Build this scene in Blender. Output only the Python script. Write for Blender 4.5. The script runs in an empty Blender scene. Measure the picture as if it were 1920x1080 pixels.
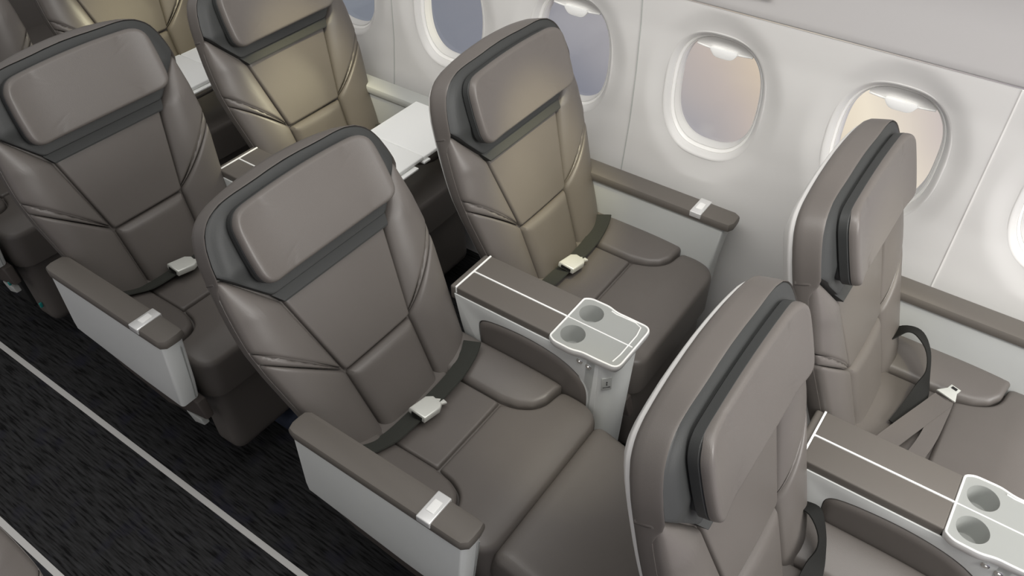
import bpy, bmesh, math, random
from mathutils import Vector, Matrix
import numpy as np
random.seed(4)
SC = bpy.context.scene
COL = SC.collection
ZF = 0.66            # height of the armrest tops above the floor

# ------------------------------------------------------------------ camera
cam_data = bpy.data.cameras.new('camera')
cam = bpy.data.objects.new('camera', cam_data)
COL.objects.link(cam)
F_PX = 1542.16
cam_data.sensor_width = 36.0
cam_data.lens = F_PX / 1920.0 * 36.0
cam_data.clip_start = 0.05
Rc = Matrix(((0.8155606, 0.5786705, 0.0011731),
             (0.3904839, -0.5488378, -0.7391207),
             (-0.4270635, 0.6032558, -0.6735720)))
right, down, fwd = Rc[0], Rc[1], Rc[2]
M3 = Matrix((right, -down, -fwd)).transposed()
cam.matrix_world = Matrix.Translation((1.05078, -1.22196, 1.45988 + ZF)) @ M3.to_4x4()
SC.camera = cam

# ------------------------------------------------------------------ colour management
vs = SC.view_settings
vs.view_transform = 'Standard'
vs.look = 'None'
vs.exposure = 0.0
vs.gamma = 1.0
vs.use_curve_mapping = False

# ------------------------------------------------------------------ world: hazy cloud outside, soft light
world = bpy.data.worlds.new('world')
SC.world = world
world.use_nodes = True
wt = world.node_tree
wt.nodes.clear()
def wn(t, **kw):
    n = wt.nodes.new(t)
    for k, v in kw.items():
        setattr(n, k, v)
    return n
w_out = wn('ShaderNodeOutputWorld')
w_bg = wn('ShaderNodeBackground')
w_tc = wn('ShaderNodeTexCoord')
w_sep = wn('ShaderNodeSeparateXYZ')
w_noise = wn('ShaderNodeTexNoise')
w_noise.inputs['Scale'].default_value = 3.2
w_noise.inputs['Detail'].default_value = 3.0
w_noise.inputs['Roughness'].default_value = 0.5
wt.links.new(w_tc.outputs['Generated'], w_sep.inputs[0])
wt.links.new(w_tc.outputs['Generated'], w_noise.inputs['Vector'])
# u = x + 0.9*z + noise
m1 = wn('ShaderNodeMath', operation='MULTIPLY_ADD')
m1.inputs[1].default_value = 0.9
wt.links.new(w_sep.outputs[2], m1.inputs[0])
wt.links.new(w_sep.outputs[0], m1.inputs[2])
m2 = wn('ShaderNodeMath', operation='MULTIPLY_ADD')
m2.inputs[1].default_value = 0.22
wt.links.new(w_noise.outputs[0], m2.inputs[0])
wt.links.new(m1.outputs[0], m2.inputs[2])
w_map = wn('ShaderNodeMapRange')
w_map.inputs[1].default_value = -0.99
w_map.inputs[2].default_value = -0.19
wt.links.new(m2.outputs[0], w_map.inputs[0])
w_ramp = wn('ShaderNodeValToRGB')
cr = w_ramp.color_ramp
cr.elements[0].position = 0.10
cr.elements[0].color = (0.207, 0.226, 0.262, 1)
cr.elements[1].position = 0.95
cr.elements[1].color = (0.317, 0.293, 0.390, 1)
for p, c in ((0.30, (0.250, 0.256, 0.299, 1)), (0.40, (0.415, 0.397, 0.415, 1)), (0.475, (0.561, 0.488, 0.451, 1)),
             (0.55, (0.708, 0.592, 0.464, 1)), (0.70, (0.950, 0.854, 0.695, 1)), (0.82, (0.634, 0.561, 0.537, 1))):
    e = cr.elements.new(p)
    e.color = c
wt.links.new(w_map.outputs[0], w_ramp.inputs[0])
w_mix = wn('ShaderNodeMixRGB')
w_mix.inputs[2].default_value = (0.46, 0.455, 0.45, 1)      # pale light overhead
w_up = wn('ShaderNodeMapRange')
w_up.inputs[1].default_value = -0.15
w_up.inputs[2].default_value = 0.15
wt.links.new(w_sep.outputs[2], w_up.inputs[0])
wt.links.new(w_up.outputs[0], w_mix.inputs[0])
wt.links.new(w_ramp.outputs[0], w_mix.inputs[1])
wt.links.new(w_mix.outputs[0], w_bg.inputs[0])
w_bg.inputs[1].default_value = 1.0
wt.links.new(w_bg.outputs[0], w_out.inputs[0])

# ------------------------------------------------------------------ lights
def area(name, loc, target, sx, sy, power, color=(1, 1, 1)):
    d = bpy.data.lights.new(name, 'AREA')
    d.shape = 'RECTANGLE'
    d.size, d.size_y = sx, sy
    d.energy = power
    d.color = color
    o = bpy.data.objects.new(name, d)
    COL.objects.link(o)
    o.location = loc
    o.rotation_euler = (Vector(target) - Vector(loc)).to_track_quat('-Z', 'Y').to_euler()
    return o
def spot(name, loc, target, power, color, deg, blend=0.7, r=0.02):
    d = bpy.data.lights.new(name, 'SPOT')
    d.energy = power
    d.color = color
    d.spot_size = math.radians(deg)
    d.spot_blend = blend
    d.shadow_soft_size = r
    o = bpy.data.objects.new(name, d)
    COL.objects.link(o)
    o.location = loc
    o.rotation_euler = (Vector(target) - Vector(loc)).to_track_quat('-Z', 'Y').to_euler()
    return o
area('ceiling_light', (1.6, 0.1, 2.9), (0.9, 0.3, 0.6), 2.2, 1.2, 26, (1.0, 0.975, 0.94))
area('forward_cabin_light', (3.6, -0.2, 2.3), (0.6, 0.6, 0.9), 1.4, 1.4, 84, (1.0, 0.985, 0.96))
w_l = area('wall_fill_light', (0.3, -0.45, 2.6), (0.3, 0.80, 1.15), 3.4, 0.4, 14, (1.0, 0.98, 0.95))  # unseen fill lamp, added above the aisle to brighten the side wall
w_l.data.spread = math.radians(110)
for x in (0.941, 0.0, -0.94, -1.888):                         # reading lamps over the window seats
    spot('reading_light', (x + 0.55, 0.30, 1.98), (x - 0.01, 0.455, 0.74), 25 if x > .5 else 75, (1.0, 0.90, 0.52), 25, 0.9)
for x, p in ((0.0, 20), (-0.94, 95), (-1.888, 80)):             # low daylight slanting in through the windows
    spot('window_daylight', (x + 0.59, 1.50, 1.16), (x - 0.04, 0.25, 0.72), p, (1.0, 0.95, 0.66), 14, 0.9, 0.08)
spot('reading_light', (0.75, -0.15, 2.0), (0.42, -0.14, 0.50), 20, (1.0, 0.92, 0.66), 18, 1.0)

# ------------------------------------------------------------------ materials
def mat(name, color, rough=0.5, metal=0.0, bump=0.0, bscale=600, var=0.0, vscale=6, spec=0.5, coat=0.0):
    m = bpy.data.materials.new(name)
    m.use_nodes = True
    nt = m.node_tree
    b = nt.nodes['Principled BSDF']
    b.inputs['Base Color'].default_value = (*color, 1)
    b.inputs['Roughness'].default_value = rough
    b.inputs['Metallic'].default_value = metal
    b.inputs['Specular IOR Level'].default_value = spec
    b.inputs['Coat Weight'].default_value = coat
    tc = nt.nodes.new('ShaderNodeTexCoord')
    if var:
        n = nt.nodes.new('ShaderNodeTexNoise')
        n.inputs['Scale'].default_value = vscale
        n.inputs['Detail'].default_value = 4
        nt.links.new(tc.outputs['Object'], n.inputs['Vector'])
        r = nt.nodes.new('ShaderNodeValToRGB')
        r.color_ramp.elements[0].color = (*[c * (1 - var) for c in color], 1)
        r.color_ramp.elements[1].color = (*[min(1, c * (1 + var)) for c in color], 1)
        r.color_ramp.elements[0].position = 0.3
        r.color_ramp.elements[1].position = 0.7
        nt.links.new(n.outputs[0], r.inputs[0])
        nt.links.new(r.outputs[0], b.inputs['Base Color'])
    if bump:
        v = nt.nodes.new('ShaderNodeTexVoronoi')
        v.inputs['Scale'].default_value = bscale
        nt.links.new(tc.outputs['Object'], v.inputs['Vector'])
        bp = nt.nodes.new('ShaderNodeBump')
        bp.inputs['Strength'].default_value = bump
        bp.inputs['Distance'].default_value = 0.001
        nt.links.new(v.outputs['Distance'], bp.inputs['Height'])
        nt.links.new(bp.outputs[0], b.inputs['Normal'])
    return m
M = {}
M['leather'] = mat('taupe_leather', (0.128, 0.115, 0.105), 0.40, bump=0.12, bscale=700, var=0.04, vscale=5)
M['pad'] = mat('taupe_armrest', (0.128, 0.115, 0.101), 0.55, bump=0.10, bscale=900)
M['dark'] = mat('charcoal_leather', (0.043, 0.0445, 0.0435), 0.5, spec=0.35, bump=0.1, bscale=700)
M['seam'] = mat('seam_thread', (0.060, 0.052, 0.047), 0.8)
M['shell'] = mat('off_white_shell', (0.72, 0.71, 0.69), 0.35)
M['panel'] = mat('pale_grey_plastic', (0.70, 0.715, 0.70), 0.45, var=0.02)
M['panel_shaded'] = mat('pale_grey_plastic_shaded', (0.56, 0.575, 0.56), 0.45, var=0.02)  # pale grey plastic darkened: shade on the window-side armrest panels put into the colour
M['tray'] = mat('grey_tray_plastic', (0.34, 0.35, 0.335), 0.4)
M['rim'] = mat('white_rim', (0.92, 0.92, 0.90), 0.25)
M['silver'] = mat('brushed_silver', (0.78, 0.78, 0.77), 0.32, metal=0.4)
M['chrome'] = mat('polished_chrome', (0.75, 0.75, 0.74), 0.18, metal=0.9)
M['belt'] = mat('dark_webbing', (0.040, 0.042, 0.036), 0.8, spec=0.3, bump=0.4, bscale=500)
M['belt_black'] = mat('black_webbing', (0.013, 0.013, 0.012), 0.75, spec=0.25, bump=0.4, bscale=500)
M['buckle'] = mat('buckle_metal', (0.72, 0.73, 0.68), 0.35, metal=0.3)
M['frame'] = mat('brown_shroud', (0.066, 0.055, 0.049), 0.6)
M['black'] = mat('black_plastic', (0.012, 0.012, 0.012), 0.5)
M['under'] = mat('dark_seat_structure', (0.022, 0.022, 0.021), 0.6)
M['teal'] = mat('teal_plastic', (0.02, 0.30, 0.28), 0.4)
M['navy'] = mat('navy_fabric', (0.022, 0.030, 0.055), 0.8, bump=0.3)
M['table'] = mat('white_table', (0.92, 0.93, 0.91), 0.5)
M['greycap'] = mat('light_grey_cap', (0.46, 0.47, 0.45), 0.5)
M['strip'] = mat('grey_floor_strip', (0.60, 0.59, 0.57), 0.45)
M['wall'] = mat('cream_sidewall', (0.69, 0.68, 0.66), 0.42, var=0.015, vscale=2)
M['trim'] = mat('window_trim', (0.86, 0.85, 0.82), 0.28)
M['bin'] = mat('overhead_panel', (0.70, 0.685, 0.67), 0.45)

def carpet():
    m = bpy.data.materials.new('charcoal_carpet')
    m.use_nodes = True
    nt = m.node_tree
    b = nt.nodes['Principled BSDF']
    b.inputs['Roughness'].default_value = 0.95
    b.inputs['Specular IOR Level'].default_value = 0.15
    tc = nt.nodes.new('ShaderNodeTexCoord')
    mp = nt.nodes.new('ShaderNodeMapping')
    mp.inputs['Scale'].default_value = (14, 150, 1)
    nt.links.new(tc.outputs['Object'], mp.inputs[0])
    n = nt.nodes.new('ShaderNodeTexNoise')
    n.inputs['Scale'].default_value = 1.0
    n.inputs['Detail'].default_value = 4
    nt.links.new(mp.outputs[0], n.inputs['Vector'])
    r = nt.nodes.new('ShaderNodeValToRGB')
    e = r.color_ramp.elements
    e[0].position, e[0].color = 0.36, (0.006, 0.006, 0.0063, 1)
    e[1].position, e[1].color = 0.66, (0.040, 0.040, 0.042, 1)
    k = r.color_ramp.elements.new(0.47)
    k.color = (0.024, 0.024, 0.0245, 1)
    nt.links.new(n.outputs[0], r.inputs[0])
    n2 = nt.nodes.new('ShaderNodeTexNoise')
    n2.inputs['Scale'].default_value = 11
    nt.links.new(tc.outputs['Object'], n2.inputs['Vector'])
    r2 = nt.nodes.new('ShaderNodeValToRGB')
    r2.color_ramp.elements[0].position = 0.56
    r2.color_ramp.elements[1].position = 0.72
    nt.links.new(n2.outputs[0], r2.inputs[0])
    mx = nt.nodes.new('ShaderNodeMixRGB')
    mx.inputs[2].default_value = (0.022, 0.022, 0.036, 1)
    ms = nt.nodes.new('ShaderNodeMath')
    ms.operation = 'MULTIPLY'
    ms.inputs[1].default_value = 0.6
    nt.links.new(r2.outputs[0], ms.inputs[0])
    nt.links.new(ms.outputs[0], mx.inputs[0])
    nt.links.new(r.outputs[0], mx.inputs[1])
    nt.links.new(mx.outputs[0], b.inputs['Base Color'])
    bp = nt.nodes.new('ShaderNodeBump')
    bp.inputs['Strength'].default_value = 0.6
    bp.inputs['Distance'].default_value = 0.003
    nt.links.new(n.outputs[0], bp.inputs['Height'])
    nt.links.new(bp.outputs[0], b.inputs['Normal'])
    return m
M['carpet'] = carpet()

def glass():
    m = bpy.data.materials.new('window_pane')
    m.use_nodes = True
    nt = m.node_tree
    nt.nodes.clear()
    o = nt.nodes.new('ShaderNodeOutputMaterial')
    t = nt.nodes.new('ShaderNodeBsdfTransparent')
    t.inputs[0].default_value = (0.95, 0.95, 0.95, 1)
    g = nt.nodes.new('ShaderNodeBsdfGlossy')
    g.inputs['Roughness'].default_value = 0.08
    mx = nt.nodes.new('ShaderNodeMixShader')
    mx.inputs[0].default_value = 0.05
    nt.links.new(t.outputs[0], mx.inputs[1])
    nt.links.new(g.outputs[0], mx.inputs[2])
    nt.links.new(mx.outputs[0], o.inputs[0])
    return m
M['glass'] = glass()

# ------------------------------------------------------------------ mesh helpers
# Seat space: x forward, y towards the windows, z up; z = 0 at the armrest tops.
ORG = Vector((0.20, -0.255, -ZF))         # where a seat's root stands, in seat space

class MB:
    """Collects shapes; build() links them as one mesh object."""
    def __init__(self):
        self.v, self.f = [], []
    def add(self, verts, faces):
        o = len(self.v)
        self.v += [tuple(v) for v in verts]
        self.f += [[i + o for i in f] for f in faces]
        return self
    def bm(self, bm):
        bm.verts.index_update()
        self.add([v.co[:] for v in bm.verts], [[v.index for v in f.verts] for f in bm.faces])
        bm.free()
        return self
    def box(self, x0, x1, y0, y1, z0, z1, r=0.0, seg=3, top=None):
        bm = bmesh.new()
        bmesh.ops.create_cube(bm, size=1)
        for v in bm.verts:
            v.co = Vector(((x0 + x1) / 2 + v.co.x * (x1 - x0), (y0 + y1) / 2 + v.co.y * (y1 - y0), (z0 + z1) / 2 + v.co.z * (z1 - z0)))
        if r > 0:
            bmesh.ops.bevel(bm, geom=bm.edges[:], offset=r, segments=seg, profile=0.5, affect='EDGES')
        return self.bm(bm)
    def prism(self, pts, axis, a, b, r=0.0, seg=3):
        """pts: 2D outline in the plane normal to axis, extruded from a to b, all edges rounded."""
        bm = bmesh.new()
        def P(p, h):
            if axis == 'x': return (h, p[0], p[1])
            if axis == 'y': return (p[0], h, p[1])
            return (p[0], p[1], h)
        va = [bm.verts.new(P(p, a)) for p in pts]
        vb = [bm.verts.new(P(p, b)) for p in pts]
        n = len(pts)
        bm.faces.new(va)
        bm.faces.new(vb[::-1])
        for i in range(n):
            bm.faces.new((va[i], vb[i], vb[(i + 1) % n], va[(i + 1) % n]))
        bmesh.ops.recalc_face_normals(bm, faces=bm.faces[:])
        if r > 0:
            ed = [e for e in bm.edges if (e.verts[0] in va) == (e.verts[1] in va)]
            bmesh.ops.bevel(bm, geom=ed, offset=r, segments=seg, profile=0.5, affect='EDGES')
        return self.bm(bm)
    def tube(self, pts, r, seg=8, closed=False):
        pts = [Vector(p) for p in pts]
        n = len(pts)
        vs_, fs_ = [], []
        prev = None
        for i, p in enumerate(pts):
            if closed:
                t = pts[(i + 1) % n] - pts[i - 1]
            else:
                t = pts[min(i + 1, n - 1)] - pts[max(i - 1, 0)]
            t.normalize()
            u = (prev if prev else Vector((0, 0, 1)))
            if abs(u.dot(t)) > 0.95: u = Vector((0, 1, 0))
            u = (u - t * u.dot(t)).normalized()
            prev = u
            w = t.cross(u)
            for k in range(seg):
                a = 2 * math.pi * k / seg
                vs_.append(p + (u * math.cos(a) + w * math.sin(a)) * r)
        m = n if closed else n - 1
        for i in range(m):
            for k in range(seg):
                j = (i + 1) % n
                fs_.append([i * seg + k, i * seg + (k + 1) % seg, j * seg + (k + 1) % seg, j * seg + k])
        if not closed:
            fs_.append(list(range(seg))[::-1])
            fs_.append([(n - 1) * seg + k for k in range(seg)])
        return self.add(vs_, fs_)
    def strap(self, pts, nors, width, th):
        """flat webbing along pts; nors = direction across the webbing's face"""
        if not isinstance(nors, list): nors = [nors] * len(pts)
        A, Bn = np.array(pts, float), np.array(nors, float)
        k = len(A)
        ts = np.linspace(0, k - 1, (k - 1) * 5 + 1)
        def cat(Q):
            out = []
            for t in ts:
                i = min(int(t), k - 2); f_ = t - i
                p0, p1, p2, p3 = Q[max(i - 1, 0)], Q[i], Q[i + 1], Q[min(i + 2, k - 1)]
                out.append(.5 * (2 * p1 + (p2 - p0) * f_ + (2 * p0 - 5 * p1 + 4 * p2 - p3) * f_ ** 2 + (3 * p1 - 3 * p2 + p3 - p0) * f_ ** 3))
            return out
        pts = [Vector(p) for p in cat(A)]
        nors = [Vector(p) for p in cat(Bn)]
        vs_, fs_ = [], []
        n = len(pts)
        for i, p in enumerate(pts):
            t = (pts[min(i + 1, n - 1)] - pts[max(i - 1, 0)]).normalized()
            nn = Vector(nors[i] if isinstance(nors, list) else nors)
            nn = (nn - t * nn.dot(t)).normalized()
            s = t.cross(nn)
            for a, b in ((-1, -1), (-1, 1), (1, 1), (1, -1)):
                vs_.append(p + s * (a * width / 2) + nn * (b * th / 2))
        for i in range(n - 1):
            for k in range(4):
                fs_.append([i * 4 + k, i * 4 + (k + 1) % 4, i * 4 + 4 + (k + 1) % 4, i * 4 + 4 + k])
        fs_ += [[3, 2, 1, 0], [n * 4 - 4, n * 4 - 3, n * 4 - 2, n * 4 - 1]]
        return self.add(vs_, fs_)
    def lathe(self, c, prof, seg=32, axis='z'):
        vs_, fs_ = [], []
        for (r, h) in prof:
            for k in range(seg):
                a = 2 * math.pi * k / seg
                if axis == 'z': vs_.append((c[0] + r * math.cos(a), c[1] + r * math.sin(a), c[2] + h))
                else: vs_.append((c[0] + r * math.cos(a), c[1] + h, c[2] + r * math.sin(a)))
        for i in range(len(prof) - 1):
            for k in range(seg):
                fs_.append([i * seg + k, i * seg + (k + 1) % seg, (i + 1) * seg + (k + 1) % seg, (i + 1) * seg + k])
        return self.add(vs_, fs_)
    def build(self, name, m, parent=None, off=None, smooth=True, angle=40):
        me = bpy.data.meshes.new(name)
        off = Vector(off) if off is not None else Vector((0, 0, 0))
        me.from_pydata([tuple(Vector(v) - off) for v in self.v], [], self.f)
        bm = bmesh.new()
        bm.from_mesh(me)
        bmesh.ops.remove_doubles(bm, verts=bm.verts[:], dist=1e-5)
        bmesh.ops.recalc_face_normals(bm, faces=bm.faces[:])
        bm.to_mesh(me)
        bm.free()
        me.materials.append(M[m])
        if smooth:
            me.polygons.foreach_set('use_smooth', [True] * len(me.polygons))
            me.set_sharp_from_angle(angle=math.radians(angle))
        o = bpy.data.objects.new(name, me)
        COL.objects.link(o)
        if parent:
            o.parent = parent
        return o

def resample(pts, n, corner=None):
    """closed polygon -> n points, corners rounded by radius corner"""
    P = [np.array(p, float) for p in pts]
    if corner:
        Q = []
        k = len(P)
        for i in range(k):
            a, b, c = P[i - 1], P[i], P[(i + 1) % k]
            r = corner[i] if isinstance(corner, (list, tuple)) else corner
            u, w = a - b, c - b
            lu, lw = np.linalg.norm(u), np.linalg.norm(w)
            r = min(r, lu * 0.49, lw * 0.49)
            if r < 1e-5:
                Q.append(b)
                continue
            s, e = b + u / lu * r, b + w / lw * r
            for t in np.linspace(0, 1, 7):
                Q.append((1 - t) ** 2 * s + 2 * t * (1 - t) * b + t * t * e)
        P = Q
    P = np.array(P)
    d = np.linalg.norm(np.roll(P, -1, 0) - P, axis=1)
    L = np.concatenate([[0], np.cumsum(d)])
    PP = np.vstack([P, P[:1]])
    t = np.linspace(0, L[-1], n, endpoint=False)
    return np.stack([np.interp(t, L, PP[:, 0]), np.interp(t, L, PP[:, 1])], 1)

def polydist(Q, P):
    """distance of points Q to closed polyline P"""
    A, B = P, np.roll(P, -1, 0)
    AB = B - A
    l2 = (AB ** 2).sum(1) + 1e-12
    t = ((Q[:, None, :] - A[None]) * AB[None]).sum(2) / l2
    t = np.clip(t, 0, 1)
    C = A[None] + t[..., None] * AB[None]
    return np.sqrt(((Q[:, None, :] - C) ** 2).sum(2)).min(1)

RINGS = [1, .992, .98, .965, .945, .92, .89, .85, .8, .74, .66, .56, .44, .3, .15]
def pad(mb, pts, base, H, r, skirt, mp, g=None, corner=0.01, n=120, centre=None, expo=0.5):
    """puffed cushion on a polygon; mp maps (a, b, h) to 3D; g(a,b) adds large-scale height"""
    P = resample(pts, n, corner)
    c = np.array(centre) if centre is not None else P.mean(0)
    vs_, fs_ = [], []
    for p in P:
        vs_.append(mp(p[0], p[1], base + (g(p[0], p[1]) if g else 0) - skirt))
    for t in RINGS:
        Q = c + (P - c) * t
        d = polydist(Q, P) if t < 1 else np.zeros(n)
        k = np.clip(d / r, 0, 1)
        h = H * (1 - (1 - k) ** 2) ** expo
        for q, hh in zip(Q, h):
            vs_.append(mp(q[0], q[1], base + hh + (g(q[0], q[1]) if g else 0)))
    k = np.clip(polydist(c[None], P)[0] / r, 0, 1)
    vs_.append(mp(c[0], c[1], base + H * (1 - (1 - k) ** 2) ** expo + (g(c[0], c[1]) if g else 0)))
    R = len(RINGS) + 1
    for i in range(R - 1):
        for j in range(n):
            a, b = i * n + j, i * n + (j + 1) % n
            fs_.append([a, b, b + n, a + n])
    last = (R - 1) * n
    for j in range(n):
        fs_.append([last + j, last + (j + 1) % n, R * n])
    fs_.append([j for j in range(n)][::-1])
    mb.add(vs_, fs_)
    return mb

def inset(P, d):
    P = np.array(P)
    T = np.roll(P, -1, 0) - np.roll(P, 1, 0)
    T /= np.linalg.norm(T, axis=1)[:, None]
    area2 = (P[:, 0] * np.roll(P[:, 1], -1) - np.roll(P[:, 0], -1) * P[:, 1]).sum()
    N = np.stack([-T[:, 1], T[:, 0]], 1) * (1 if area2 > 0 else -1)
    return P + N * d

def loft(mb, rings, cap=True):
    n = len(rings[0])
    vs_, fs_ = [], []
    for R in rings: vs_ += list(R)
    for i in range(len(rings) - 1):
        for j in range(n):
            a, b = i * n + j, i * n + (j + 1) % n
            fs_.append([a, b, b + n, a + n])
    if cap:
        fs_.append(list(range(n))[::-1])
        fs_.append([(len(rings) - 1) * n + j for j in range(n)])
    return mb.add(vs_, fs_)

def tag(o, label=None, cat=None, group=None, kind=None):
    if label: o['label'] = label
    if cat: o['category'] = cat
    if group: o['group'] = group
    if kind: o['kind'] = kind
    return o
def empty(name, loc):
    o = bpy.data.objects.new(name, None)
    o.empty_display_size = 0.1
    COL.objects.link(o)
    o.location = loc
    return o
def kids(o): return list(o.children)
def copy_tree(o, parent=None):
    c = o.copy()
    COL.objects.link(c)
    c.parent = parent
    for ch in kids(o):
        copy_tree(ch, c)
    return c

# ------------------------------------------------------------------ backrest outline (V across, U up)
HW = [(-0.05, .208), (.10, .240), (.27, .268), (.38, .287), (.46, .296), (.54, .293), (.62, .284), (.66, .279), (.70, .268)]
def hw(u): return float(np.interp(u, [a for a, _ in HW], [b for _, b in HW]))
def back_outline(n=160):
    R = [(hw(u), u) for u in np.linspace(-0.05, .70, 22)]
    R += [(.257, .725), (.240, .7455), (.217, .7600), (.190, .7690), (.15, .7765), (.10, .783), (.05, .7865), (.0, .788)]
    Lf = [(-v, u) for v, u in R[:-1]][::-1]
    return resample(R + Lf, n, None)
OUT = back_outline()

def B3(v, u, n): return (n, v, u)     # backrest local: x = forward normal, y = across, z = up the back

def taper(v, u, n):
    return .009 * smooth01((u - .70) / .06) * (1 - smooth01((abs(v) - .08) / .12)) * min(1, (n + .05) / .05)
def smooth01(t):
    t = min(max(t, 0), 1)
    return t * t * (3 - 2 * t)
def make_backrest(parent, shell=True):
    body = MB()
    prof = [(-.064, .02), (-.0625, .010), (-.058, .003), (-.050, 0.0), (-.038, .0), (-.026, .0005), (-.014, .001), (-.006, .0016), (-.002, .0022), (-.0005, .0030), (-.004, .0045), (-.02, .006)]
    def low(u, h):            # the rim stands proud only round the headrest
        k = min(max((u - .585) / .05, 0), 1)
        return min(h, -.027 + (h + .027) * k * k * (3 - 2 * k)) if h > -.027 else h
    loft(body, [[B3(p[0], p[1], low(p[1], h)) for p in inset(OUT, d)] for h, d in prof])
    for i, (n_, v_, u_) in enumerate(body.v):
        if n_ > -.05:
            body.v[i] = (n_, v_, u_ - taper(v_, u_, n_))
    b = body.build('backrest', 'leather', parent)
    # hard shell behind
    s = MB()
    prof = [(-.120, .13), (-.118, .11), (-.105, .07), (-.088, .035), (-.080, .026), (-.074, .015), (-.069, .0125), (-.058, .0125)]
    loft(s, [[B3(p[0], p[1], h) for p in inset(OUT, d)] for h, d in prof])
    tag(s.build('back_shell', 'shell', b), 'off-white hard shell behind the leather')
    # dark surround of the headrest
    I = inset(OUT, .0036)
    I[:, 1] -= np.array([taper(v, u, 0.0) for v, u in OUT])
    top = [tuple(p) for p in I if p[1] > .625]
    rt = sorted([p for p in top if p[0] > 0], key=lambda p: math.atan2(p[1] - .6, p[0]))
    poly = [(.186, .535)] + [(.262, .622)] + rt + [(-p[0], p[1]) for p in rt[::-1]] + [(-.262, .622), (-.186, .535)]
    pad(h := MB(), poly, -.014, .0125, .003, .02, B3, g=lambda v, u: .010 * smooth01(float(polydist(np.array([[v, u]]), I)[0]) / .034) * smooth01((u - .585) / .05), corner=0.002, n=150, centre=(0, .66))
    tag(h.build('headrest_surround', 'dark', b), 'charcoal grey surround behind the headrest')
    lg = MB()
    sec = [(.508, .002), (.512, .003), (.5365, -.010), (.5365, -.02), (.508, -.02)]
    loft(lg, [[B3(v * (.170 + (u - .509) * .6), u, n) for u, n in sec] for v in np.linspace(-1, 1, 9)])
    tag(lg.build('surround_ledge', 'dark', b, angle=25), 'charcoal ledge below the headrest')
    # centre panels
    p = MB()
    pad(p, [(-.168, .512), (.168, .512), (.1165, .274), (-.1165, .274)], -.022, .010, .007, .01, B3,
        g=lambda v, u: .004 * (1 - (v / .17) ** 2), corner=.006, centre=(0, .39))
    p.build('back_panel', 'leather', b)
    p = MB()
    pad(p, [(-.115, .270), (.115, .270), (.103, .085), (.098, -.05), (-.098, -.05), (-.103, .085)], -.026, .022, .028, .01, B3,
        g=lambda v, u: .006 * (1 - (v / .12) ** 2), corner=.006, centre=(0, .12))
    p.build('lumbar_pad', 'leather', b)
    # wings
    def vin(u): return float(np.interp(u, [-.05, .085, .273, .512, .626], [.100, .105, .118, .170, .262]))
    def gw(v, u):
        v = abs(v)
        a, c = vin(u), hw(u) - .001
        w = max(c - a, .004)
        s = min(max((v - a) / w, 0), 1)
        amp = .027 * min(1, w / .11)
        return amp * (1 - (2 * s - 1) ** 2) ** .75 + .004 * s
    for sg in (1, -1):
        w = MB()
        E = lambda u, d=.002: (sg * (hw(u) - d), u)
        up = [(sg * .120, .283), (sg * .172, .508), (sg * .262, .622), (sg * .283, .632)] + [E(u) for u in (.60, .56, .52, .48, .453)]
        st = [(sg * .120, .279), E(.450), E(.421)]
        lo = [(sg * .119, .273), E(.419), E(.38), E(.33), E(.27), E(.19), E(.10), E(.03), E(-.05), (sg * .101, -.05), (sg * .108, .085)]
        if sg < 0:
            up, st, lo = up[::-1], st[::-1], lo[::-1]
        pad(w, up, -.028, .010, .009, .03, B3, g=gw, corner=.004, centre=(sg * .225, .47))
        pad(w, st, -.026, .0055, .006, .02, B3, g=gw, corner=.001, centre=(sg * .235, .405), n=80)
        pad(w, lo, -.028, .010, .009, .03, B3, g=gw, corner=.004, centre=(sg * .185, .17))
        w.build('side_wing', 'leather', b)
    # stitched seam across the side of the backrest
    for sg in (1, -1):
        t = MB()
        t.strap([(-.055, sg * .2838, .620), (-.03, sg * .2838, .622), (-.006, sg * .2790, .626)], (0, sg, 0), .0014, .0008)
        t.build('side_seam', 'seam', b)
    return b

def make_headrest(parent):
    ol = resample([(-.211, .568), (.211, .568), (.213, .65), (.207, .743), (-.207, .743), (-.213, .65)], 140,
                  [.045, .045, .02, .06, .06, .02])
    ol[:, 1] += np.where(ol[:, 1] > .70, .011 * (1 - (ol[:, 0] / .21) ** 2), 0)
    side = MB()
    prof = [(-.006, .007), (.0085, .006), (.0100, .003), (.013, 0), (.022, 0), (.030, -.0005), (.034, .004)]
    loft(side, [[B3(q[0], q[1], h) for q in inset(ol, d)] for h, d in prof])
    def g(v, u):
        k = min(max((abs(v) - .125) / .07, 0), 1)
        return .008 * k * k - .0012 * math.exp(-((abs(v) - .125) / .004) ** 2)
    f = MB()
    pad(f, [tuple(q) for q in ol], .030, .014, .009, .004, B3, g=g, corner=None, n=140, centre=(0, .66))
    h = f.build('headrest', 'leather', parent)
    tag(side.build('headrest_border', 'dark', h), 'charcoal leather side band')
    return h

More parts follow.
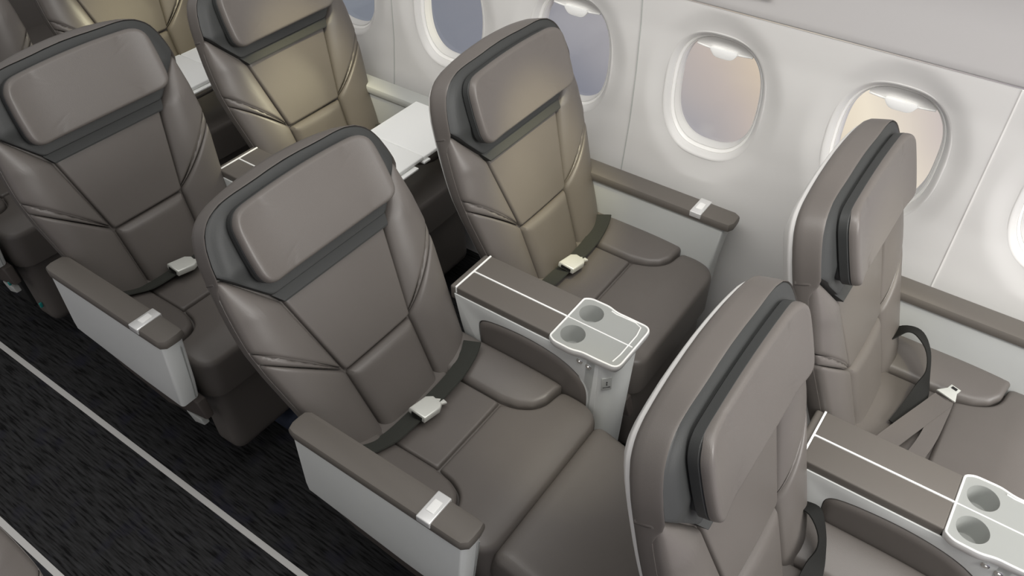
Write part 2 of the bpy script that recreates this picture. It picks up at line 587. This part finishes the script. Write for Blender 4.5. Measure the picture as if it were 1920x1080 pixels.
# ------------------------------------------------------------------ cushion, leg rest, arms
def C3(x, y, z): return (x, y, z)
YC = -.255
def make_cushion(parent):
    b = MB()
    b.box(.03, .435, -.500, -.012, -.305, -.187, .02)
    o = b.build('seat_cushion', 'leather', parent, ORG)
    def gr(x, y):
        return -.006 + .006 * ((y - YC) / .25) ** 2
    # rear centre pad
    p = MB()
    pad(p, [(-.02, YC - .128), (.238, YC - .126), (.238, YC + .126), (-.02, YC + .128)], -.183, .013, .007, .03, C3,
        g=gr, corner=.004, centre=(.12, YC))
    p.build('rear_pad', 'leather', o, ORG)
    # front pad with bolster cut-outs
    side = [(.243, .124), (.29, .133), (.325, .150), (.345, .178), (.354, .244)]
    fr = [(.445, .246), (.474, .215)]
    pts = [(x, YC + y) for x, y in side + fr] + [(x, YC - y) for x, y in (side + fr)[::-1]]
    def gf(x, y):
        a = min(max((x - .375) / .10, 0), 1)
        e = min(max((abs(y - YC) - .20) / .046, 0), 1)
        bul = .013 * math.sin(min(max((x - .25) / .16, 0), 1) * math.pi / 2)
        return gr(x, y) + bul - .026 * a ** 2.2 - .010 * e * e
    p = MB()
    pad(p, pts, -.184, .014, .010, .11, C3, g=gf, corner=[.003, .01, .02, .03, .01, .03, .04, .04, .03, .01, .03, .02, .01, .003], n=160, centre=(.385, YC), expo=.5)
    p.build('front_pad', 'leather', o, ORG)
    # bolsters
    for sg in (1, -1):
        out = [(-.01, YC + sg * .247), (.352, YC + sg * .247)]
        inn = [(.343, YC + sg * .185), (.322, YC + sg * .155), (.287, YC + sg * .137), (.238, YC + sg * .129), (-.01, YC + sg * .131)]
        pts = out + inn
        if sg > 0: pts = pts[::-1]
        def gb(x, y, sg=sg):
            t = min(max(((y - YC) * sg - .129) / .118, 0), 1)
            e = min(max((x - .20) / .15, 0), 1)
            return .030 * math.sin(t * math.pi / 2) * (1 - .25 * e * e)
        p = MB()
        pad(p, pts, -.180, .014, .014, .05, C3, g=gb, corner=.004, centre=(.18, YC + sg * .19))
        p.build('thigh_bolster', 'leather', o, ORG)
    return o

LEG_PIV = Vector((.42, YC, -.207))
def make_legrest(parent):
    """flat pad hinged below the cushion front; its own origin is the hinge; x along the pad, z its thickness"""
    p = MB()
    def L3(x, y, z): return (x, y, z)
    pad(p, [(.01, -.228), (.365, -.222), (.365, .222), (.01, .228)], .0, .028, .035, .06, L3, corner=[.03, .04, .04, .03], centre=(.18, 0), n=120)
    return p.build('leg_rest', 'leather', parent)

def make_frame(parent):
    m = MB()
    m.prism([(-.02, -.24), (.47, -.27), (.485, -.33), (.30, -.385), (.10, -.36), (-.02, -.30)], 'y', -.545, -.515, .008)
    fo = m.build('seat_frame', 'frame', parent, ORG)
    b = MB()
    b.box(.02, .37, -.50, -.01, -.42, -.24, .015)
    b.prism([(.02, -.42), (.14, -.42), (.20, -.655), (.12, -.655)], 'y', -.44, -.41, .004)
    b.prism([(.02, -.42), (.14, -.42), (.20, -.655), (.12, -.655)], 'y', -.10, -.07, .004)
    b.prism([(-.12, -.27), (.04, -.27), (.04, -.42), (-.12, -.35)], 'y', -.49, -.02, .01)
    tag(b.build('seat_base', 'under', parent, ORG), 'dark seat base and floor legs')
    f = MB()
    f.prism([(.37, -.375), (.440, -.368), (.446, -.388), (.40, -.405)], 'y', -.538, -.518, .004)
    tag(f.build('foot_bracket', 'greycap', fo, ORG), 'pale grey bracket under the shroud')
    return fo

def make_aisle_arm(parent):
    a = MB()
    # tapered side panel
    a.prism([(-.008, -.020), (.482, -.020), (.464, -.200), (.452, -.268), (.30, -.262), (-.004, -.232), (-.010, -.20)], 'y', -.580, -.520, .012, 4)
    o = a.build('aisle_armrest', 'panel', parent, ORG)
    l = MB()
    l.prism([(.4835, -.045), (.486, -.045), (.4675, -.200), (.459, -.262), (.4565, -.262), (.465, -.200)], 'y', -.5365, -.5345)
    tag(l.build('panel_joint', 'tray', o, ORG), 'grey joint line on the front end')
    c = MB()
    pts = resample([(-.018, -.585), (.490, -.585), (.490, -.515), (-.018, -.515)], 60, [.022, .022, .012, .022])
    prof = [(-.024, .006), (-.021, .001), (-.015, 0), (-.004, 0), (.002, .003), (.004, .009)]
    loft(c, [[(p[0], p[1], h) for p in inset(pts, d)] for h, d in prof])
    tag(c.build('armrest_pad', 'pad', o, ORG), 'taupe padded armrest top')
    s = MB()
    s.box(.364, .400, -.5875, -.5135, -.012, .0065, .0025)
    s.build('recline_button', 'silver', o, ORG)
    s2 = MB()
    s2.box(.372, .392, -.565, -.533, .0055, .0085, .0015)
    s2.build('button_inset', 'rim', o, ORG)
    return o

def make_window_arm(parent, grey=False):
    y0, y1 = .660 - .681, .728 - .681
    a = MB()
    a.prism([(-.06, -.018), (.470, -.018), (.452, -.17), (.440, -.40), (-.06, -.40)], 'y', y0 + .004, y1, .010, 4)
    o = a.build('window_armrest', 'panel_shaded', parent, ORG)
    c = MB()
    pts = resample([(-.10, y0 - .002), (.490, y0 - .002), (.490, y1 + .004), (-.10, y1 + .004)], 60, [.01, .02, .02, .01])
    prof = [(-.024, .006), (-.021, .001), (-.015, 0), (-.004, 0), (.002, .003), (.004, .009)]
    loft(c, [[(p[0], p[1], h) for p in inset(pts, d)] for h, d in prof])
    tag(c.build('armrest_pad', 'greycap' if grey else 'pad', o, ORG), 'light grey armrest top' if grey else 'taupe padded armrest top')
    s = MB()
    s.box(.358, .394, y0 - .0045, y1 + .0065, -.012, .0065, .0025)
    s.build('recline_button', 'silver', o, ORG)
    s2 = MB()
    s2.box(.366, .386, y0 + .018, y1 - .018, .0055, .0085, .0015)
    s2.build('button_inset', 'rim', o, ORG)
    d = MB()
    d.lathe((.4425, y0 + .012, -.315), [(.0, .0), (.013, .0)], 16)
    k = MB()
    k.box(.436, .4465, y0 + .004, y0 + .036, -.30, -.215, .010)
    k.build('hinge_cover', 'panel', o, ORG)
    q = MB()
    for zz in (-.24, -.262):
        q.box(.4455, .449, y0 + .014, y0 + .024, zz - .005, zz + .005, .002)
    q.build('hinge_screws', 'black', o, ORG)
    return o

def make_belt(parent):
    s = MB()
    pts = [(.085, -.475, -.125), (.092, -.44, -.140), (.098, -.38, -.158), (.102, -.30, -.158), (.104, -.22, -.158), (.100, -.13, -.156), (.094, -.07, -.138), (.085, -.04, -.120)]
    s.strap(pts, (-.35, 0, 1), .056, .004)
    o = s.build('seat_belt', 'belt', parent, ORG)
    b = MB()
    b.prism([(-.030, -.022), (.016, -.025), (.030, -.018), (.033, .010), (.020, .022), (-.030, .024)], 'z', 0, .016, .004)
    bo = b.build('belt_buckle', 'buckle', o)
    bo.location = Vector((.118, -.275, -.153)) - ORG
    bo.scale = (1.15, 1.15, 1.3)
    bo.rotation_euler = (math.radians(4), math.radians(8), math.radians(88))
    d = MB()
    d.box(-.0315, -.0285, -.014, .015, .004, .011)
    d2 = d.build('buckle_slot', 'belt_black', o)
    d2.location, d2.rotation_euler, d2.scale = bo.location, bo.rotation_euler, bo.scale
    d = MB()
    d.prism([(.026, -.012), (.045, -.020), (.047, -.008), (.036, .006)], 'z', .004, .009, .001)
    d2 = d.build('buckle_tongue', 'buckle', o)
    d2.location, d2.rotation_euler, d2.scale = bo.location, bo.rotation_euler, bo.scale
    return o

def make_seat():
    root = empty('airline_seat', (0, 0, 0))
    make_backrest(root)
    make_headrest(root)
    make_cushion(root)
    make_legrest(root)
    make_frame(root)
    return root

PIV = Vector((.10, YC, -.25)) - ORG
def set_recline(root, deg_forward):
    a = math.radians(20) - math.radians(deg_forward)
    for ch in kids(root):
        if ch.name.split('.')[0] in ('backrest', 'headrest'):
            ch.location = PIV
            ch.rotation_euler = (0, -a, 0)
def set_leg(root, deg_down, ext=0.0):
    for ch in kids(root):
        if ch.name.split('.')[0] == 'leg_rest':
            ch.location = LEG_PIV + Vector((ext, 0, 0)) - ORG
            ch.rotation_euler = (0, math.radians(deg_down), 0)

proto = make_seat()
belt_proto = None
SEATS = {}
GROUP = 'taupe leather seats in pairs beside the windows'
spec = [
    # key, row x, window?, recline, leg angle, label
    ('Ba', 0.0, 0, -7.3, 16, 'reclined taupe leather aisle seat with its leg rest raised, in the middle of the view'),
    ('Aa', 0.941, 0, 2.4, 86, 'nearest taupe leather aisle seat, seen from its side, headrest edge facing us'),
    ('Aw', 0.941, 1, 2.1, 86, 'taupe leather window seat beside the nearest aisle seat, loose seat belt on its cushion'),
    ('Bw', 0.0, 1, 0.9, 86, 'upright taupe leather window seat beside the reclined seat, cream buckle on its cushion'),
    ('Ca', -.94, 0, 2.0, 86, 'taupe leather aisle seat directly behind the reclined one, buckle half hidden'),
    ('Cw', -.94, 1, -.1, 86, 'taupe leather window seat behind a white tray table, its wing lit bright yellow'),
    ('Da', -1.888, 0, 2.0, 86, 'taupe leather aisle seat cut off by the upper left edge of the photo'),
    ('Ew', -2.835, 1, 0.0, 86, 'farthest taupe leather seat, a sliver in the gap at the top left corner'),
    ('Dw', -1.888, 1, 0.0, 86, 'taupe leather window seat at the top left with only its lower back in view'),
]
for i, (k, x, w, rec, leg, label) in enumerate(spec):
    r = proto if i == 0 else copy_tree(proto)
    r.location = (ORG.x + x, ORG.y + (.681 if w else 0), 0)
    set_recline(r, rec)
    set_leg(r, leg, .038 if leg < 40 else 0)
    tag(r, label, 'seat', GROUP)
    SEATS[k] = r
arm0 = make_aisle_arm(SEATS['Ba'])
for k in ('Aa', 'Ca', 'Da'):
    copy_tree(arm0, SEATS[k])
arm1 = make_window_arm(SEATS['Bw'])
copy_tree(arm1, SEATS['Aw'])
make_window_arm(SEATS['Cw'], True)
make_window_arm(SEATS['Dw'], True)
belt0 = make_belt(SEATS['Ba'])
for k in ('Bw', 'Ca', 'Cw'):
    copy_tree(belt0, SEATS[k])

# loose belts of the front row
def loose_belt_window(parent):
    # dark half hanging over the cushion's rear, lighter half with the metal tongue
    s = MB()
    L = [(.045, -.085, -.090), (.075, -.068, -.066), (.108, -.072, -.062), (.145, -.100, -.085), (.165, -.135, -.128), (.168, -.19, -.150), (.160, -.25, -.161), (.150, -.31, -.163)]
    N = [(0, .2, 1), (0, .3, 1), (.3, .3, 1), (.9, .2, .6), (.9, .1, .5), (.4, 0, 1), (.2, 0, 1), (.1, 0, 1)]
    s.strap(L, N, .044, .003)
    o = s.build('seat_belt', 'belt_black', parent, ORG)
    t = MB()
    t.strap([(.130, -.42, -.158), (.165, -.32, -.157), (.205, -.215, -.152), (.222, -.17, -.149)], (0, 0, 1), .050, .004)
    t.strap([(.205, -.42, -.159), (.222, -.32, -.158), (.226, -.22, -.153), (.226, -.17, -.149)], (0, 0, 1), .038, .003)
    tag(t.build('belt_webbing', 'leather', o, ORG), 'taupe webbing half of the belt')
    c = MB()
    c.prism([(-.026, -.016), (.026, -.016), (.013, .012), (.013, .030), (-.013, .030), (-.013, .012)], 'z', -.002, .003, .001)
    co = c.build('belt_tongue', 'buckle', o)
    co.location = Vector((.228, -.148, -.143)) - ORG
    co.rotation_euler = (0, 0, math.radians(-18))
    h = MB()
    h.box(-.007, .007, .017, .025, .0025, .0045)
    ho = h.build('tongue_slot', 'black', o)
    ho.location, ho.rotation_euler = co.location, co.rotation_euler
    return o
loose_belt_window(SEATS['Aw'])
def loose_belt_aisle(parent):
    s = MB()
    L = [(.040, -.045, -.085), (.075, -.055, -.070), (.11, -.085, -.105), (.120, -.13, -.145), (.122, -.20, -.160), (.118, -.30, -.163), (.112, -.38, -.160)]
    N = [(0, .3, 1), (.3, .3, 1), (.8, .3, .7), (.5, .2, 1), (.1, 0, 1), (0, 0, 1), (0, 0, 1)]
    s.strap(L, N, .046, .003)
    o = s.build('seat_belt', 'belt_black', parent, ORG)
    c = MB()
    c.prism([(-.026, -.016), (.026, -.016), (.013, .012), (.013, .030), (-.013, .030), (-.013, .012)], 'z', -.002, .003, .001)
    co = c.build('belt_tongue', 'buckle', o)
    co.location = Vector((.205, -.165, -.143)) - ORG
    co.rotation_euler = (0, 0, math.radians(-25))
    return o
loose_belt_aisle(SEATS['Aa'])

# teal clips under the far aisle seat
for bx_ in ((.448, .455, -.548, -.540, -.345, -.33, .002), (.43, .437, -.490, -.480, -.50, -.48, .002)):
    tc_ = MB()
    tc_.box(*bx_)
    tag(tc_.build('tether_clip', 'teal', SEATS['Da'], ORG), 'small teal clip')

# ------------------------------------------------------------------ centre console
def plate_with_holes(mb, outline, holes, z):
    bm = bmesh.new()
    for loop in [outline] + holes:
        vs_ = [bm.verts.new((p[0], p[1], z)) for p in loop]
        for i in range(len(vs_)):
            bm.edges.new((vs_[i], vs_[(i + 1) % len(vs_)]))
    bmesh.ops.triangle_fill(bm, use_beauty=True, use_dissolve=False, edges=bm.edges[:])
    kill = []
    for f in bm.faces:
        c = f.calc_center_median()
        for h in holes:
            hx, hy = sum(p[0] for p in h) / len(h), sum(p[1] for p in h) / len(h)
            if math.hypot(c.x - hx, c.y - hy) < math.hypot(h[0][0] - hx, h[0][1] - hy) * .995: kill.append(f); break
    bmesh.ops.delete(bm, geom=kill, context='FACES_ONLY')
    mb.bm(bm)
def chaikin(P, k=3):
    for _ in range(k):
        Q = [P[0]]
        for a, b in zip(P[:-1], P[1:]):
            Q += [(a[0] * .75 + b[0] * .25, a[1] * .75 + b[1] * .25), (a[0] * .25 + b[0] * .75, a[1] * .25 + b[1] * .75)]
        P = Q + [P[-1]]
    return P
ARCH = [(.425, -.20), (.424, -.13), (.400, -.092), (.34, -.060), (.24, -.046), (.13, -.054), (.080, -.070), (.078, -.115), (.092, -.20)]
def circle(cx, cy, r, n=32): return [(cx + r * math.cos(2 * math.pi * k / n), cy + r * math.sin(2 * math.pi * k / n)) for k in range(n)]
CO = Vector((.25, .078, -ZF))
def make_console():
    root = empty('centre_console', (0, 0, 0))
    W0, W1 = .004, .153
    # body: side wall with arch, front column
    b = MB()
    side = [(.0, -.020), (.455, -.020), (.478, -.06), (.470, -.30), (.458, -.53), (.30, -.53), (.30, -.40), (.04, -.36), (.02, -.20)]
    b.prism([(.0, -.020), (.300, -.020), (.302, -.062), (.44, -.062), (.44, -.53), (.30, -.53), (.30, -.40), (.04, -.36), (.02, -.18)], 'y', W0 + .010, W1 - .010, .006)
    col = resample([(.385, -.003), (.480, -.003), (.480, .160), (.385, .160)], 60, [.02, .038, .038, .02])
    loft(b, [[(p[0] - .02 * t, p[1], -.020 - .52 * t) for p in col] for t in np.linspace(0, 1, 6)], cap=False)
    # raised cheek framing the padded arch (aisle side)
    for (ya, yb) in ((-.003, .0015), (.1555, .160)):
        b.prism([(.0, -.020), (.445, -.020), (.445, -.30), (.430, -.30)] + chaikin(ARCH) + [ (.04, -.19), (.018, -.11)], 'y', ya, yb, .001)
    o = b.build('console_body', 'panel', root, CO)
    # arched leather cheek pad
    for sg, yy in ((-1, .004), (1, .153)):
        p = MB()
        pts = chaikin([(x_ , z_ - .0015) for x_, z_ in ARCH]) + [(.092, -.23), (.425, -.23)]
        pad(p, pts, 0, .012, .02, .012, lambda x, z, h, yy=yy, sg=sg: (x, yy + sg * h, z), corner=None, centre=(.25, -.14))
        tag(p.build('side_pad', 'leather', root, CO), 'arched brown leather pad set in the console side')
    # two leather lids
    for ya, yb in ((.0, .0765), (.0805, .157)):
        c = MB()
        c.box(.006, .300, ya, yb, -.022, .003, .004)
        c.build('lid', 'pad', root, CO)
    t = MB()
    t.box(.004, .300, .0762, .0808, -.018, .0035, .0008)
    t.box(.0015, .0065, .0005, .1565, -.018, .0040, .0012)
    t.build('lid_trim', 'rim', root, CO)
    e = MB()
    e.box(-.016, .003, .0, .157, -.045, .0, .006)
    e.build('rear_edge', 'pad', root, CO)
    # cup tray
    ol = resample([(.300, -.004), (.318, -.016), (.372, -.017), (.398, -.009), (.43, -.009), (.498, -.006),
                   (.500, .165), (.43, .166), (.398, .166), (.372, .174), (.318, .173), (.300, .161)], 110,
                  [.006, .012, .012, .012, .01, .024, .024, .01, .012, .012, .012, .006])
    holes = [circle(.347, .034, .0318), circle(.347, .123, .0318)]
    tr = MB()
    plate_with_holes(tr, [tuple(p) for p in inset(ol, .002)], holes, .001)
    for (cx, cy) in ((.347, .034), (.347, .123)):
        tr.lathe((cx, cy, .001), [(.0318, 0), (.0308, -.003), (.0290, -.05), (.027, -.054), (.0, -.055)], 32)
    tr2 = tr.build('cup_tray', 'tray', root, CO)
    rim = MB()
    prof = [(-.024, .014), (-.022, .006), (-.014, .001), (-.004, -.001), (.001, .001)]
    loft(rim, [[(p[0], p[1], h) for p in inset(ol, d)] for h, d in prof], cap=False)
    rim.build('tray_edge', 'silver', tr2, CO)
    rl = MB()
    rl.tube([(p[0], p[1], .0015) for p in inset(ol, .003)], .0026, 8, True)
    rl.box(.300, .490, .0768, .0802, .000, .0035, .001)
    # low walls at the front corner
    rl.tube([(.474, .010, .0015), (.478, .04, .0015), (.479, .12, .0015), (.474, .150, .0015), (.455, .158, .0015), (.40, .157, .0015), (.385, .160, .0015)], .0018, 8)
    rl.build('tray_rim', 'rim', tr2, CO)
    # jack buttons on the aisle side
    for x, z in ((.392, -.036), (.418, -.040)):
        k = MB()
        prof = [(.0, -.007), (.0035, -.0065), (.0045, -.004), (.0065, -.004), (.0085, -.0025), (.009, .004)]
        k.lathe((x, -.002, z), prof, 20, 'y')
        k.build('control_button', 'chrome', root, CO)
    # power socket on the front corner
    s = MB()
    s.box(-.013, .013, -.0015, .002, -.022, .022, .001)
    so = s.build('power_socket', 'greycap', root)
    so.location = Vector((.4675, .0060, -.080)) - CO
    so.rotation_euler = (0, math.radians(-2), math.radians(45))
    h = MB()
    h.box(-.0012, .0012, -.0026, -.001, .004, .009)
    h.box(-.0012, .0012, -.0026, -.001, -.003, .001)
    for dx in (-.008, -.004, .001, .005, .008):
        h.box(dx - .001, dx + .001, -.0026, -.001, -.012, -.0095)
    ho = h.build('socket_marks', 'black', so)
    return root
con = make_console()
CONS = []
labels = [
    (0.0, 'console with cup tray beside the reclined seat, whole tray in view'),
    (.941, 'console with two cup holders cut by the right edge of the photo'),
    (-.94, 'console behind the reclined seat, only the rear ends of its leather lids showing'),
    (-1.888, 'console almost hidden between the two farthest seats'),
]
for i, (x, lab) in enumerate(labels):
    r = con if i == 0 else copy_tree(con)
    r.location = (CO.x + x, CO.y, 0)
    tag(r, lab, 'console', 'centre consoles between paired seats')

# ------------------------------------------------------------------ white tray tables
def make_table():
    root = empty('tray_table', (0, 0, 0))
    a = MB()
    a.box(.255, .500, .405, .655, .010, .024, .004)
    a.build('table_leaf', 'table', root, CO)
    a = MB()
    a.box(.255, .500, .165, .402, .012, .026, .004)
    a.build('table_leaf', 'table', root, CO)
    a = MB()
    a.box(.470, .515, .24, .36, .004, .011, .002)
    a.box(.485, .508, .395, .425, .002, .010, .002)
    a.build('table_slide', 'table', root, CO)
    g = MB()
    g.box(.30, .33, .640, .675, -.01, .011, .004)
    g.build('table_hinge', 'silver', root, CO)
    return root
tb = make_table()
for i, (x, lab) in enumerate(((-.94, 'unfolded white tray table by the wall, behind the upright window seat'),
                              (-1.888, 'white tray table glimpsed between the two far seats at the top left'))):
    r = tb if i == 0 else copy_tree(tb)
    r.location = (CO.x + x, CO.y, 0)
    tag(r, lab, 'tray table', 'unfolded white tray tables')

# ------------------------------------------------------------------ seat across the aisle (lower left corner)
r = copy_tree(SEATS['Ba'])
for ch in kids(r):
    pass
r.location = (ORG.x + .05, -1.655 - ORG.y, 0)
r.scale = (1, -1, 1)
set_recline(r, 2)
set_leg(r, 86)
tag(r, 'seat across the aisle, only its shoulder showing in the bottom left corner', 'seat')

# navy pouch on the floor under the reclined seat
p = MB()
p.box(-.64, -.46, -.30, -.13, .0, .06, .02)
p.build('pouch', 'navy')
bpy.data.objects['pouch'].name = 'life_vest_pouch'
tag(bpy.data.objects['life_vest_pouch'], 'dark navy pouch on the carpet behind the reclined aisle seat', 'pouch')

# ------------------------------------------------------------------ setting
XA, XB = -6.5, 2.4
f = MB()
f.box(XA, XB, -2.4, .82, -.04, 0)
tag(f.build('floor', 'carpet', smooth=False), kind='structure')
for i, y in enumerate((-.622, -1.012)):
    t = MB()
    t.box(XA, XB, y - .009, y + .009, .0, .003, .001)
    tag(t.build('trim_%d' % (i + 1), 'strip', smooth=False), kind='structure')

# side wall with recessed windows
WX0, PIT, ZW = .305, .480, .285 + ZF     # window 4 centre, pitch, height
def wall_y(z):                          # z above floor
    return float(np.interp(z - ZF, [-.70, -.3, -.05, .05, .15, .3, .45, .55], [.765, .762, .770, .785, .797, .803, .800, .790]))
def sup(a, rx, rz, e=2.6):
    c, s = math.cos(a), math.sin(a)
    return rx * math.copysign(abs(c) ** (2 / e), c), rz * math.copysign(abs(s) ** (2 / e), s)
def smooth(t):
    t = min(max(t, 0), 1)
    return t * t * (3 - 2 * t)
ZT = .553 + ZF
def window_cell(mb, cx):
    """wall from cell border to the trim ring of one window"""
    n = 96
    x0, x1, z0, z1 = -PIT / 2, PIT / 2, .02 + ZF - ZW, ZT - ZW
    rings = []
    for t in (1, .92, .84, .76, .68, .60, .5, .4, .3, .2, .12, .06, 0):
        R = []
        for k in range(n):
            a = 2 * math.pi * (k + .5) / n
            ix, iz = sup(a, .150, .192)
            c, s = math.cos(a), math.sin(a)
            # rectangle border point in the same direction as (ix, iz)
            L = math.hypot(ix, iz)
            dx, dz = ix / L, iz / L
            q = min((x1 if dx > 0 else x0) / dx if abs(dx) > 1e-6 else 9, (z1 if dz > 0 else z0) / dz if abs(dz) > 1e-6 else 9)
            bx, bz = dx * q, dz * q
            px, pz = ix + (bx - ix) * t, iz + (bz - iz) * t
            # shallow dish round the window, meeting flat wall half way to the border
            edge = math.hypot(px / .150, pz / .192)
            dish = .012 * (1 - smooth((edge - 1) / .42))
            joint = 0
            R.append((cx + px, wall_y(pz + ZW) + dish * (1 - smooth((t - .7) / .3)) , pz + ZW))
        rings.append(R)
    # snap border corners: insert exact corners by moving nearest points
    for (qx, qz) in ((x0, z0), (x0, z1), (x1, z0), (x1, z1)):
        j = min(range(n), key=lambda k: (rings[0][k][0] - cx - qx) ** 2 + (rings[0][k][2] - ZW - qz) ** 2)
        rings[0][j] = (cx + qx, wall_y(qz + ZW), qz + ZW)
    loft(mb, rings, cap=False)
w = MB()
for k in range(-14, 5):
    cx = WX0 + k * PIT
    window_cell(w, cx)
# lower wall
zs = np.linspace(0, .02 + ZF, 14)
xs = (WX0 - 14.5 * PIT, WX0 + 4.5 * PIT)
V, Fc = [], []
for z in zs:
    for x in xs: V.append((x, wall_y(z), z))
for i in range(len(zs) - 1): Fc.append([2 * i, 2 * i + 1, 2 * i + 3, 2 * i + 2])
w.add(V, Fc)
wo = w.build('wall_windows', 'wall', angle=60)
wo.name = 'wall_right'
tag(wo, kind='structure')
# joints between wall panels
for i, x in enumerate([WX0 + (-.5 + 2 * j) * PIT for j in range(-2, 3)]):
    j = MB()
    zz = np.linspace(.25, .553, 3).tolist()
    pts = [(x, wall_y(z + ZF) - .0005, z + ZF) for z in np.linspace(-.62, .55, 24)]
    j.strap(pts, (0, -1, 0), .0035, .002)
    tag(j.build('trim_%d' % (i + 3), 'trim' if i == 3 else 'greycap'), kind='structure')

def make_window(idx, cx, shade_drop):
    root = empty('window_%d' % idx, (cx, .80, ZW))
    tag(root, kind='structure')
    n = 80
    prof = [ # (rx, rz, dy) from the wall inwards
        (.153, .195, .0122), (.151, .193, .0112), (.148, .190, .0116), (.144, .186, .0140), (.141, .183, .0185),
        (.138, .180, .0220), (.134, .176, .0300), (.130, .171, .0370), (.1275, .1685, .0400), (.1265, .1675, .0385), (.1245, .1655, .0395), (.1235, .1645, .0450), (.1215, .1625, .0560), (.1215, .1625, .072)]
    t = MB()
    R = []
    for rx, rz, dy in prof:
        R.append([(sup(2 * math.pi * k / n, rx, rz)[0], (wall_y(sup(2 * math.pi * k / n, rx, rz)[1] + ZW) - .80) + dy, sup(2 * math.pi * k / n, rx, rz)[1]) for k in range(n)])
    loft(t, R, cap=False)
    t.build('window_frame', 'wall', root)
    l = MB()
    loft(l, [[(*[sup(2 * math.pi * k / n, rx, rz)[0]], (wall_y(sup(2 * math.pi * k / n, rx, rz)[1] + ZW) - .80) + dy, sup(2 * math.pi * k / n, rx, rz)[1]) for k in range(n)]
             for rx, rz, dy in ((.1345, .1765, .0300), (.1325, .1745, .0295), (.1300, .1720, .0320), (.1275, .1692, .0380), (.1265, .1680, .0420))], cap=False)
    l.build('window_seal', 'trim', root)
    g = MB()
    g.add([(*[sup(2 * math.pi * k / n, .124, .165)[0]], .060, sup(2 * math.pi * k / n, .124, .165)[1]) for k in range(n)], [list(range(n))])
    g.build('pane', 'glass', root)
    # partly lowered shade with its pull
    s = MB()
    za = .165 - shade_drop
    pts = [(x, z) for x, z in (sup(2 * math.pi * k / n, .1235, .1645) for k in range(n)) if z > za]
    pts.sort(key=lambda p: p[0])
    xl, xr = pts[0][0], pts[-1][0]
    bow = lambda x: za - .012 * (1 - (x / .12) ** 2)
    V, Fc = [], []
    m = 24
    for i in range(m + 1):
        x = xl + (xr - xl) * i / m
        zt = max(.1645 * (1 - min(1, abs(x) / .1235) ** 2.6) ** (1 / 2.6), za)
        for yy in (.046, .050):
            V.append((x, yy, zt)); V.append((x, yy, bow(x)))
    for i in range(m):
        a, b = 4 * i, 4 * i + 4
        Fc += [[a, b, b + 1, a + 1], [a + 2, a + 3, b + 3, b + 2], [a + 1, b + 1, b + 3, a + 3]]
    s.add(V, Fc)
    so = s.build('window_shade', 'trim', root)
    e = MB()
    e.tube([(xl + (xr - xl) * i / 20, .045, bow(xl + (xr - xl) * i / 20)) for i in range(21)], .0022, 8)
    q = resample([(-.046, za - .003), (.046, za - .003), (.027, za - .030), (-.027, za - .030)], 32, .014)
    e.prism([tuple(p) for p in q], 'y', .037, .0505, .002, 2)
    e.build('shade_pull', 'rim', so)
    return root
for i, k in enumerate(range(-4, 3)):
    make_window(i + 1, WX0 + k * PIT, .026)

# overhead panel above the side wall
prof = [(.793, .553), (.786, .556), (.782, .562), (.776, .580), (.745, .680), (.70, .79), (.63, .90), (.56, .97)]
b = MB()
V, Fc = [], []
for y, z in prof:
    V += [(XA, y, z + ZF), (XB, y, z + ZF)]
for i in range(len(prof) - 1):
    Fc.append([2 * i, 2 * i + 1, 2 * i + 3, 2 * i + 2])
b.add(V, Fc)
V2 = [(x, y + .03, z + .01) for x, y, z in V]
b.add(V2, Fc)
bo = b.build('overhead_panel', 'bin', angle=50)
bo.name = 'ceiling'
tag(bo, kind='structure')
lt = MB()
lt.box(.34, .43, .752, .762, .622 + ZF, .634 + ZF, .003)
tag(lt.build('trim_8', 'panel'), kind='structure')
